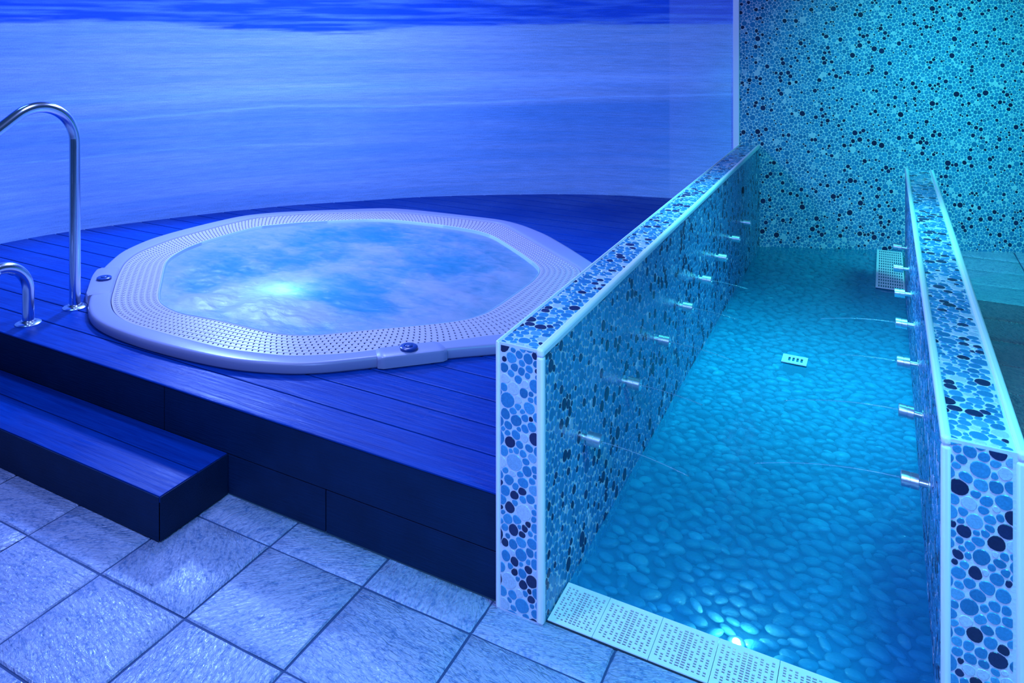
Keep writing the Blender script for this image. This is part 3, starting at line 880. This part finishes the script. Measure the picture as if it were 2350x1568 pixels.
step = thing('plank_step', (-3.6, 1.93, 0), 'low dark plank step on the tiled floor in front of the deck', 'step')
SX1, SY0, SZ = -2.076, 1.772, .152
for y0, y1, t in ((SY0 + .003, 1.939, .2), (1.944, 2.076, .6)):
    panel(-4.3, SX1 - .003, SZ - .022, SZ, y0, y1, t).build('tread_board', M['deck'], step, attr=True, bevel=.0015)
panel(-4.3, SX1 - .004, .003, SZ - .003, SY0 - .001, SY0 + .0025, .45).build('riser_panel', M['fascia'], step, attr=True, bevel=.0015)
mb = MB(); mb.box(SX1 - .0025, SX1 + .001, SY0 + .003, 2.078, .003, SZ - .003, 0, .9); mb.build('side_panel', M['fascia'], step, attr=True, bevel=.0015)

# ------------------------------------------------------------------ hot tub
tub = thing('hot_tub', (CX, CY, DZ), 'white built-in hot tub with perforated overflow ring, set in the dark deck', 'hot tub')
NT = 360
TH = [-math.pi + 2 * math.pi * i / NT for i in range(NT)]
def ringpt(arr, t, off=0.):
    r = rad(arr, t) + off; return CX + r * math.cos(t), CY + r * math.sin(t)
def sweep(rows, mat, name, parent, closed_last=False, smooth=True):
    """rows: functions t -> (x,y,z)"""
    V = []; m = len(rows)
    for fn in rows:
        for t in TH: V.append(fn(t))
    Fq = [(i * NT + k, i * NT + (k + 1) % NT, (i + 1) * NT + (k + 1) % NT, (i + 1) * NT + k) for i in range(m - 1) for k in range(NT)]
    if closed_last: Fq.append(tuple((m - 1) * NT + k for k in range(NT)))
    mb = MB(); mb.add(V, Fq); o = mb.build(name, mat, parent, smooth=smooth); return o
def mixpt(t, f, z):
    a = rad(outer, t); b = rad(ringo, t); r = a + (b - a) * f; return (CX + r * math.cos(t), CY + r * math.sin(t), z)
prof = [(.10, .3265), (.03, .328), (.0, .334), (.0, .352), (.015, .360), (.05, .367), (.11, .371), (.2, .372), (.5, .3725), (.85, .372), (.95, .370), (.985, .366), (1.0, .360), (1.0, .330)]
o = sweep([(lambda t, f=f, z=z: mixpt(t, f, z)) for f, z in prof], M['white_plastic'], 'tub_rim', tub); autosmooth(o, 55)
# trough under the overflow ring and inner lip, then the basin
def midpt(t, f, z):
    a = rad(ringo, t); b = rad(inner, t); r = a + (b - a) * f; return (CX + r * math.cos(t), CY + r * math.sin(t), z)
def bas(t, s, z):
    r = rad(inner, t) * s; return (CX + r * math.cos(t), CY + r * math.sin(t), z)
rows = [(lambda t: midpt(t, 0., .330)), (lambda t: midpt(t, .05, .315)), (lambda t: midpt(t, .92, .315)), (lambda t: midpt(t, .965, .330)), (lambda t: midpt(t, .975, .3565)), (lambda t: midpt(t, .985, .3585)), (lambda t: midpt(t, 1.0, .3565)),
        (lambda t: bas(t, .996, .330)), (lambda t: bas(t, .985, .30)), (lambda t: bas(t, .95, .20)), (lambda t: bas(t, .90, .12)), (lambda t: bas(t, .70, .09)), (lambda t: bas(t, .66, .03)), (lambda t: bas(t, .4, .02))]
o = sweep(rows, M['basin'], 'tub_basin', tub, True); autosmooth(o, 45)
o.data.materials.append(M['button'])
for p in o.data.polygons:
    if p.index < 3 * NT: p.material_index = 1  # trough faces darkened: the shade under the grate is put into the colour

def ring_grate():
    RW = 7
    per = 280; ns = per * 4
    # fractions across the ring
    ts = [0.0, .035]
    for r in range(RW):
        a = .035 + (.955 - .035) * r / RW; w = (.955 - .035) / RW
        ts += [a + w * .22, a + w * .56, a + w * .88]
        if r < RW - 1: ts.append(a + w)
    ts += [.955, .972]
    # angles evenly spaced along the length of the ring
    tt = np.linspace(-np.pi, np.pi, 1441); mid = np.array([(rad(ringo, t) + rad(inner, t)) / 2 for t in tt])
    px, py = mid * np.cos(tt), mid * np.sin(tt); ln = np.concatenate([[0], np.cumsum(np.hypot(np.diff(px), np.diff(py)))])
    an = np.interp(np.linspace(0, ln[-1], ns + 1)[:-1], ln, tt)
    nt_ = len(ts); V = []; idx = {}; Fq = []
    holes = {}
    for r in range(RW):
        base = 1 + 4 * r
        sh = (r * 2) % 4
        for cc in range(per):
            holes[(base + 1, cc * 4 + sh)] = 1; holes[(base + 2, (cc * 4 + sh + 1) % ns)] = 1
    R0 = np.array([rad(ringo, t) for t in an]); R1 = np.array([rad(inner, t) for t in an])
    def vid(i, j, k):
        q = (i % ns, j, k)
        if q not in idx:
            i_ = i % ns; f = ts[j]; r = R0[i_] + (R1[i_] - R0[i_]) * f - (.003 if j == 0 else 0)
            z = .366 - .008 * f + (.0016 * math.cos(2 * math.pi * (f - .035) / (.92 / RW) + math.pi) if 0 < j < nt_ - 1 else -.002)
            idx[q] = len(V); V.append((CX + r * math.cos(an[i_]), CY + r * math.sin(an[i_]), z - .003 * k))
        return idx[q]
    hl = lambda i, j: (j, i % ns) in holes or j < 0 or j > nt_ - 2
    for j in range(nt_ - 1):
        for i in range(ns):
            if hl(i, j): continue
            Fq.append((vid(i, j, 0), vid(i + 1, j, 0), vid(i + 1, j + 1, 0), vid(i, j + 1, 0)))
            if hl(i - 1, j): Fq.append((vid(i, j, 0), vid(i, j + 1, 0), vid(i, j + 1, 1), vid(i, j, 1)))
            if hl(i + 1, j): Fq.append((vid(i + 1, j, 0), vid(i + 1, j + 1, 0), vid(i + 1, j + 1, 1), vid(i + 1, j, 1)))
            if hl(i, j - 1): Fq.append((vid(i, j, 0), vid(i + 1, j, 0), vid(i + 1, j, 1), vid(i, j, 1)))
            if hl(i, j + 1): Fq.append((vid(i, j + 1, 0), vid(i + 1, j + 1, 0), vid(i + 1, j + 1, 1), vid(i, j + 1, 1)))
    mb = MB(); mb.add(V, Fq); mb.build('overflow_grate', M['grate'], tub)
ring_grate()

def housing(px0, px1, tb):
    """raised block of the rim that carries an air button"""
    (xa, ya), (xb, yb) = un(*px0, DZ), un(*px1, DZ)
    t0, t1 = sorted((math.atan2(ya - CY, xa - CX), math.atan2(yb - CY, xb - CX)))
    n = 26; V = []
    prof = [(-.012, .327), (-.022, .330), (-.022, .366), (-.018, .374), (-.008, .378), (.5, .379), (.90, .377), (.96, .371), (.96, .34)]
    for k in range(n + 1):
        t = t0 + (t1 - t0) * k / n
        e = min(1, min(k, n - k) / 2.)
        a = rad(outer, t); b = rad(ringo, t)
        for f, z in prof:
            if f < 0: r = a - f * (.45 + .55 * e)
            else: r = a + (b - a) * f
            V.append((CX + r * math.cos(t), CY + r * math.sin(t), z - (1 - e) * (.006 if z > .36 else 0)))
    m = len(prof)
    Fq = [(k * m + i, (k + 1) * m + i, (k + 1) * m + i + 1, k * m + i + 1) for k in range(n) for i in range(m - 1)]
    Fq += [tuple(range(m)), tuple(n * m + i for i in range(m - 1, -1, -1))]
    mb = MB(); mb.add(V, Fq); h = mb.build('control_block', M['white_plastic'], tub); autosmooth(h, 38)
    bx, by = un(*tb, .385)
    mb = MB(); mb.lathe((bx, by, .376), (0, 0, 1), [(0, .036), (.003, .037), (.012, .037), (.015, .033), (.0155, .020), (.013, .018)], 30); b1 = mb.build('air_button', M['button'], h); autosmooth(b1, 35)
    mb = MB(); mb.lathe((bx, by, .388), (0, 0, 1), [(0, .016), (.004, .016), (.006, .013), (.0065, .002)], 24); b2 = mb.build('button_cap', M['button'], h, smooth=True)
    for b in (b1, b2): b.location = (0, 0, 0); 
    for b in (b1, b2): b.matrix_parent_inverse.identity(); b.location = (0, 0, 0)
    h_off = Vector(tub.location) + Vector(h.location)
    for b in (b1, b2): b.location = -h_off
housing((866, 846), (1024, 826), (938, 797))
housing((200, 700), (218, 634), (239, 638))

def tub_water():
    nr, nth = 150, 520
    blobs = [((470, 690), .16, 1.), ((560, 678), .20, 1.), ((640, 690), .22, 1.15), ((700, 715), .16, .9), ((600, 655), .16, .8), ((690, 640), .17, .9), ((770, 612), .18, .9), ((860, 575), .2, .7), ((560, 715), .14, .9),
             ((640, 738), .14, .7), ((960, 655), .15, .75), ((930, 690), .12, .5), ((1120, 640), .22, .6), ((1080, 690), .2, .6), ((1180, 640), .14, .7), ((900, 745), .2, .5), ((1000, 735), .2, .5),
             ((415, 690), .12, .55), ((400, 620), .10, .5), ((480, 560), .16, .35), ((620, 540), .2, .3), ((860, 512), .12, .5), ((1050, 560), .16, .35), ((1000, 520), .16, .35),
             ((450, 650), .17, -.65), ((520, 612), .18, -.5), ((800, 690), .17, -.95), ((860, 705), .16, -.7), ((860, 655), .16, -.6), ((700, 560), .16, -.45), ((860, 540), .14, -.45), ((960, 590), .18, -.4), ((640, 600), .16, -.35), ((1020, 620), .16, -.35)]
    B = [(Vector((*un(*p, .345), 0)), s * .62, w) for p, s, w in blobs]
    V = []; fo = []
    for j in range(nr + 1):
        s = (j / nr) ** .75
        for i in range(nth):
            t = -math.pi + 2 * math.pi * i / nth
            r = rad(inner, t) * (s * .996 if j else 0); x, y = CX + r * math.cos(t), CY + r * math.sin(t)
            a = noise.fractal(Vector((x * 3.2, y * 4.6, .4)), 1.1, 2., 6)
            b = noise.fractal(Vector((x * 12, y * 16, 2.4)), 1., 2., 5)
            a2 = noise.fractal(Vector((x * 5.0, y * 6.5, 5.4)), 1.2, 2., 3)
            wx, wy = x + .10 * noise.noise(Vector((x * 4, y * 4, 7))), y + .10 * noise.noise(Vector((x * 4, y * 4, 17)))
            f = .34 + .26 * a + .17 * b
            for c_, sg, w in B:
                d2 = ((wx - c_.x) ** 2 * .45 + (wy - c_.y) ** 2) / (sg * sg)
                if d2 < 9: f += .62 * w * math.exp(-d2)
            edge = min(1, max(0, (1 - s) / .16))
            f = f * edge + (.62 + .2 * a) * (1 - edge)
            h = (.010 * a2 + .0045 * b + .020 * max(0, min(1.2, f - .17 * b) - .45)) * (edge ** .7)
            if j == nr: h = 0
            V.append((x, y, .339 + h)); fo.append(max(0, min(1.2, f)))
    Fq = [(j * nth + i, j * nth + (i + 1) % nth, (j + 1) * nth + (i + 1) % nth, (j + 1) * nth + i) for j in range(nr) for i in range(nth)]
    Fq = [q for q in Fq]
    mb = MB(); mb.add(V, Fq)
    o = mb.build('bubbling_water', M['foam'], smooth=True)
    at = o.data.attributes.new('foam', 'FLOAT', 'POINT'); at.data.foreach_set('value', np.array(fo, np.float32))
    tag(o, 'churning foamy turquoise water filling the hot tub', 'water')
tub_water()

# lamp under the foam
tlx, tly = un(650, 672, .33)
rt = thing('underwater_lamp', (tlx, tly, .02), 'glowing greenish lamp under the foam in the front half of the hot tub', 'lamp')
mb = MB(); mb.lathe((tlx, tly, .02), (0, 0, 1), [(0, .05), (.01, .05), (.02, .045)], 24); mb.build('lamp_rim', M['brushed'], rt)
mb = MB(); mb.lathe((tlx, tly, .038), (0, 0, 1), [(0, .04), (.008, .034), (.012, .02), (.013, .002)], 24); mb.build('lamp_lens', M['lamp'], rt, smooth=True)

# ------------------------------------------------------------------ handrail
def handrail():
    hx = -3.45; ya, yb = 2.433, 2.195; r = .026
    root = thing('handrail', (hx, ya, DZ), 'bent stainless steel handrail with two posts on the deck, left of the hot tub', 'handrail')
    pts = [(ya, DZ - .002), (ya, .6), (ya, .9), (ya, 1.12)]
    cy, cz, R = ya - .19, 1.13, .19
    for k in range(1, 13):
        a = math.radians(10.2 * k); pts.append((cy + R * math.cos(a), cz + R * math.sin(a)))
    y, z = pts[-1]
    # slope down and forward, bend back under and arch to the near post
    dy, dz = -math.cos(math.radians(33)), -math.sin(math.radians(33))
    for k in range(1, 7): pts.append((y + dy * .085 * k, z + dz * .085 * k))
    y1, z1 = pts[-1]
    for k in range(1, 12):
        a = math.radians(-33 + 0)  # rounded nose
        t = math.radians(15 * k); R2 = .16
        nx_, nz_ = math.sin(math.radians(33)), -math.cos(math.radians(33))      # towards the underside
        pts.append((y1 + dy * R2 * math.sin(t) + nx_ * R2 * (1 - math.cos(t)) * .9, z1 + dz * R2 * math.sin(t) + nz_ * R2 * (1 - math.cos(t)) * .9))
    yc, zc, R3 = yb - .135, .478, .135
    for k in range(0, 10):
        a = math.radians(108 - 12 * k); pts.append((yc + R3 * math.cos(a), zc + R3 * math.sin(a)))
    pts += [(yb, .42), (yb, DZ - .002)]
    P = [Vector((hx, a, b)) for a, b in pts]
    Q = []
    E = [2 * P[0] - P[1]] + P + [2 * P[-1] - P[-2]]
    for i in range(1, len(E) - 2):
        for k in range(5):
            t = k / 5; a, b, c_, d = E[i - 1:i + 3]
            # chord-limited Catmull-Rom
            Q.append(.5 * ((2 * b) + (c_ - a) * t + (2 * a - 5 * b + 4 * c_ - d) * t * t + (3 * b - a - 3 * c_ + d) * t ** 3))
    Q.append(P[-1])
    K = 28; V = []
    for i, q in enumerate(Q):
        tg = (Q[min(i + 1, len(Q) - 1)] - Q[max(i - 1, 0)]).normalized()
        s = Vector((1, 0, 0)); w = s.cross(tg)
        for k in range(K):
            a = 2 * math.pi * k / K; V.append(q + r * (math.cos(a) * s + math.sin(a) * w))
    Fq = [(i * K + k, i * K + (k + 1) % K, (i + 1) * K + (k + 1) % K, (i + 1) * K + k) for i in range(len(Q) - 1) for k in range(K)]
    mb = MB(); mb.add(V, Fq); mb.build('rail_tube', M['chrome'], root, smooth=True)
    for y in (ya, yb):
        mb = MB(); mb.lathe((hx, y, DZ - .001), (0, 0, 1), [(0, .056), (.004, .056), (.008, .050), (.011, .036), (.018, .030), (.019, .027)], 36)
        o = mb.build('flange', M['chrome'], root); autosmooth(o, 30)
handrail()

# ------------------------------------------------------------------ lights (ceiling spots of the spa room and an added rear fill)
def area(name, loc, target, size, col, power, spread=180):
    l = bpy.data.lights.new(name, 'AREA'); l.shape = 'DISK'; l.size = size; l.color = col; l.energy = power; l.spread = math.radians(spread)
    o = bpy.data.objects.new(name, l); COL.objects.link(o); o.location = loc
    o.rotation_euler = (Vector(target) - Vector(loc)).to_track_quat('-Z', 'Y').to_euler(); return o
def point(name, loc, col, power, r=.02):
    l = bpy.data.lights.new(name, 'POINT'); l.color = col; l.energy = power; l.shadow_soft_size = r
    o = bpy.data.objects.new(name, l); COL.objects.link(o); o.location = loc; return o
def spot(name, loc, target, col, power, cone, blend=.4, r=.08):
    l = bpy.data.lights.new(name, 'SPOT'); l.color = col; l.energy = power; l.spot_size = math.radians(cone); l.spot_blend = blend; l.shadow_soft_size = r
    o = bpy.data.objects.new(name, l); COL.objects.link(o); o.location = loc
    o.rotation_euler = (Vector(target) - Vector(loc)).to_track_quat('-Z', 'Y').to_euler(); return o
VIO = (.28, .37, 1.); BLU = (.10, .26, 1.); CYA = (.06, .78, .95)
spot('wall_spot_tub', (-4.0, 3.8, 2.05), (-2.1, 1.9, 0), (.21, .36, 1.), 400, 132, .35, .10)
area('ceiling_lamp_tub', (-2.9, 4.2, 2.7), (-2.7, 3.6, 0), .5, VIO, 40, 150)
area('ceiling_lamp_mural', (-2.6, 2.6, 2.75), (-3.3, 5.2, .9), .6, VIO, 92)
area('ceiling_lamp_entry', (-2.1, .6, 2.7), (-1.9, .9, 0), .5, VIO, 30, 120)
area('added_fill_rear', (-.3, -.4, 2.6), (-.4, 2.2, .3), .5, (.20, .36, 1.), 26, 80)  # added fill behind the camera, brightens the front ends of the dividers
area('ceiling_lamp_rail', (-4.2, 2.4, 2.7), (-4.3, 2.6, 0), .4, BLU, 8)
area('ceiling_lamp_channel', (-.30, 4.2, 2.75), (-.36, 4.2, 0), .9, CYA, 19, 60)
area('ceiling_lamp_mosaic', (1.0, 5.0, 2.72), (.6, 7.0, .5), .5, (.03, .80, .84), 27, 85)
area('ceiling_lamp_front', (.5, 1.5, 2.72), (.0, 2.1, 0), .5, CYA, 13, 80)
point('channel_glow', (lx, ly, -.024), (.45, 1., .85), 1.1, .010)
point('tub_glow', (tlx, tly, .25), (.32, 1., .42), 4.2, .05)

W = bpy.data.worlds.new('room'); SC.world = W; W.use_nodes = True
bg = W.node_tree.nodes['Background']; bg.inputs[0].default_value = (.03, .12, .42, 1); bg.inputs[1].default_value = .28

# ------------------------------------------------------------------ camera
cam = bpy.data.cameras.new('camera'); co = bpy.data.objects.new('camera', cam); COL.objects.link(co)
co.location = (0, 0, H); co.rotation_euler = (math.pi / 2, 0, YAW)
cam.sensor_fit = 'HORIZONTAL'; cam.sensor_width = 36; cam.lens = F / 2350 * 36
cam.shift_x = (1175 - X0) / 2350; cam.shift_y = -(784 - YH) / 2350
cam.clip_start = .05
SC.camera = co
SC.view_settings.view_transform = 'Standard'; SC.view_settings.look = 'None'
SC.view_settings.gamma = 1; SC.view_settings.use_curve_mapping = False
SC.view_settings.exposure = 0.
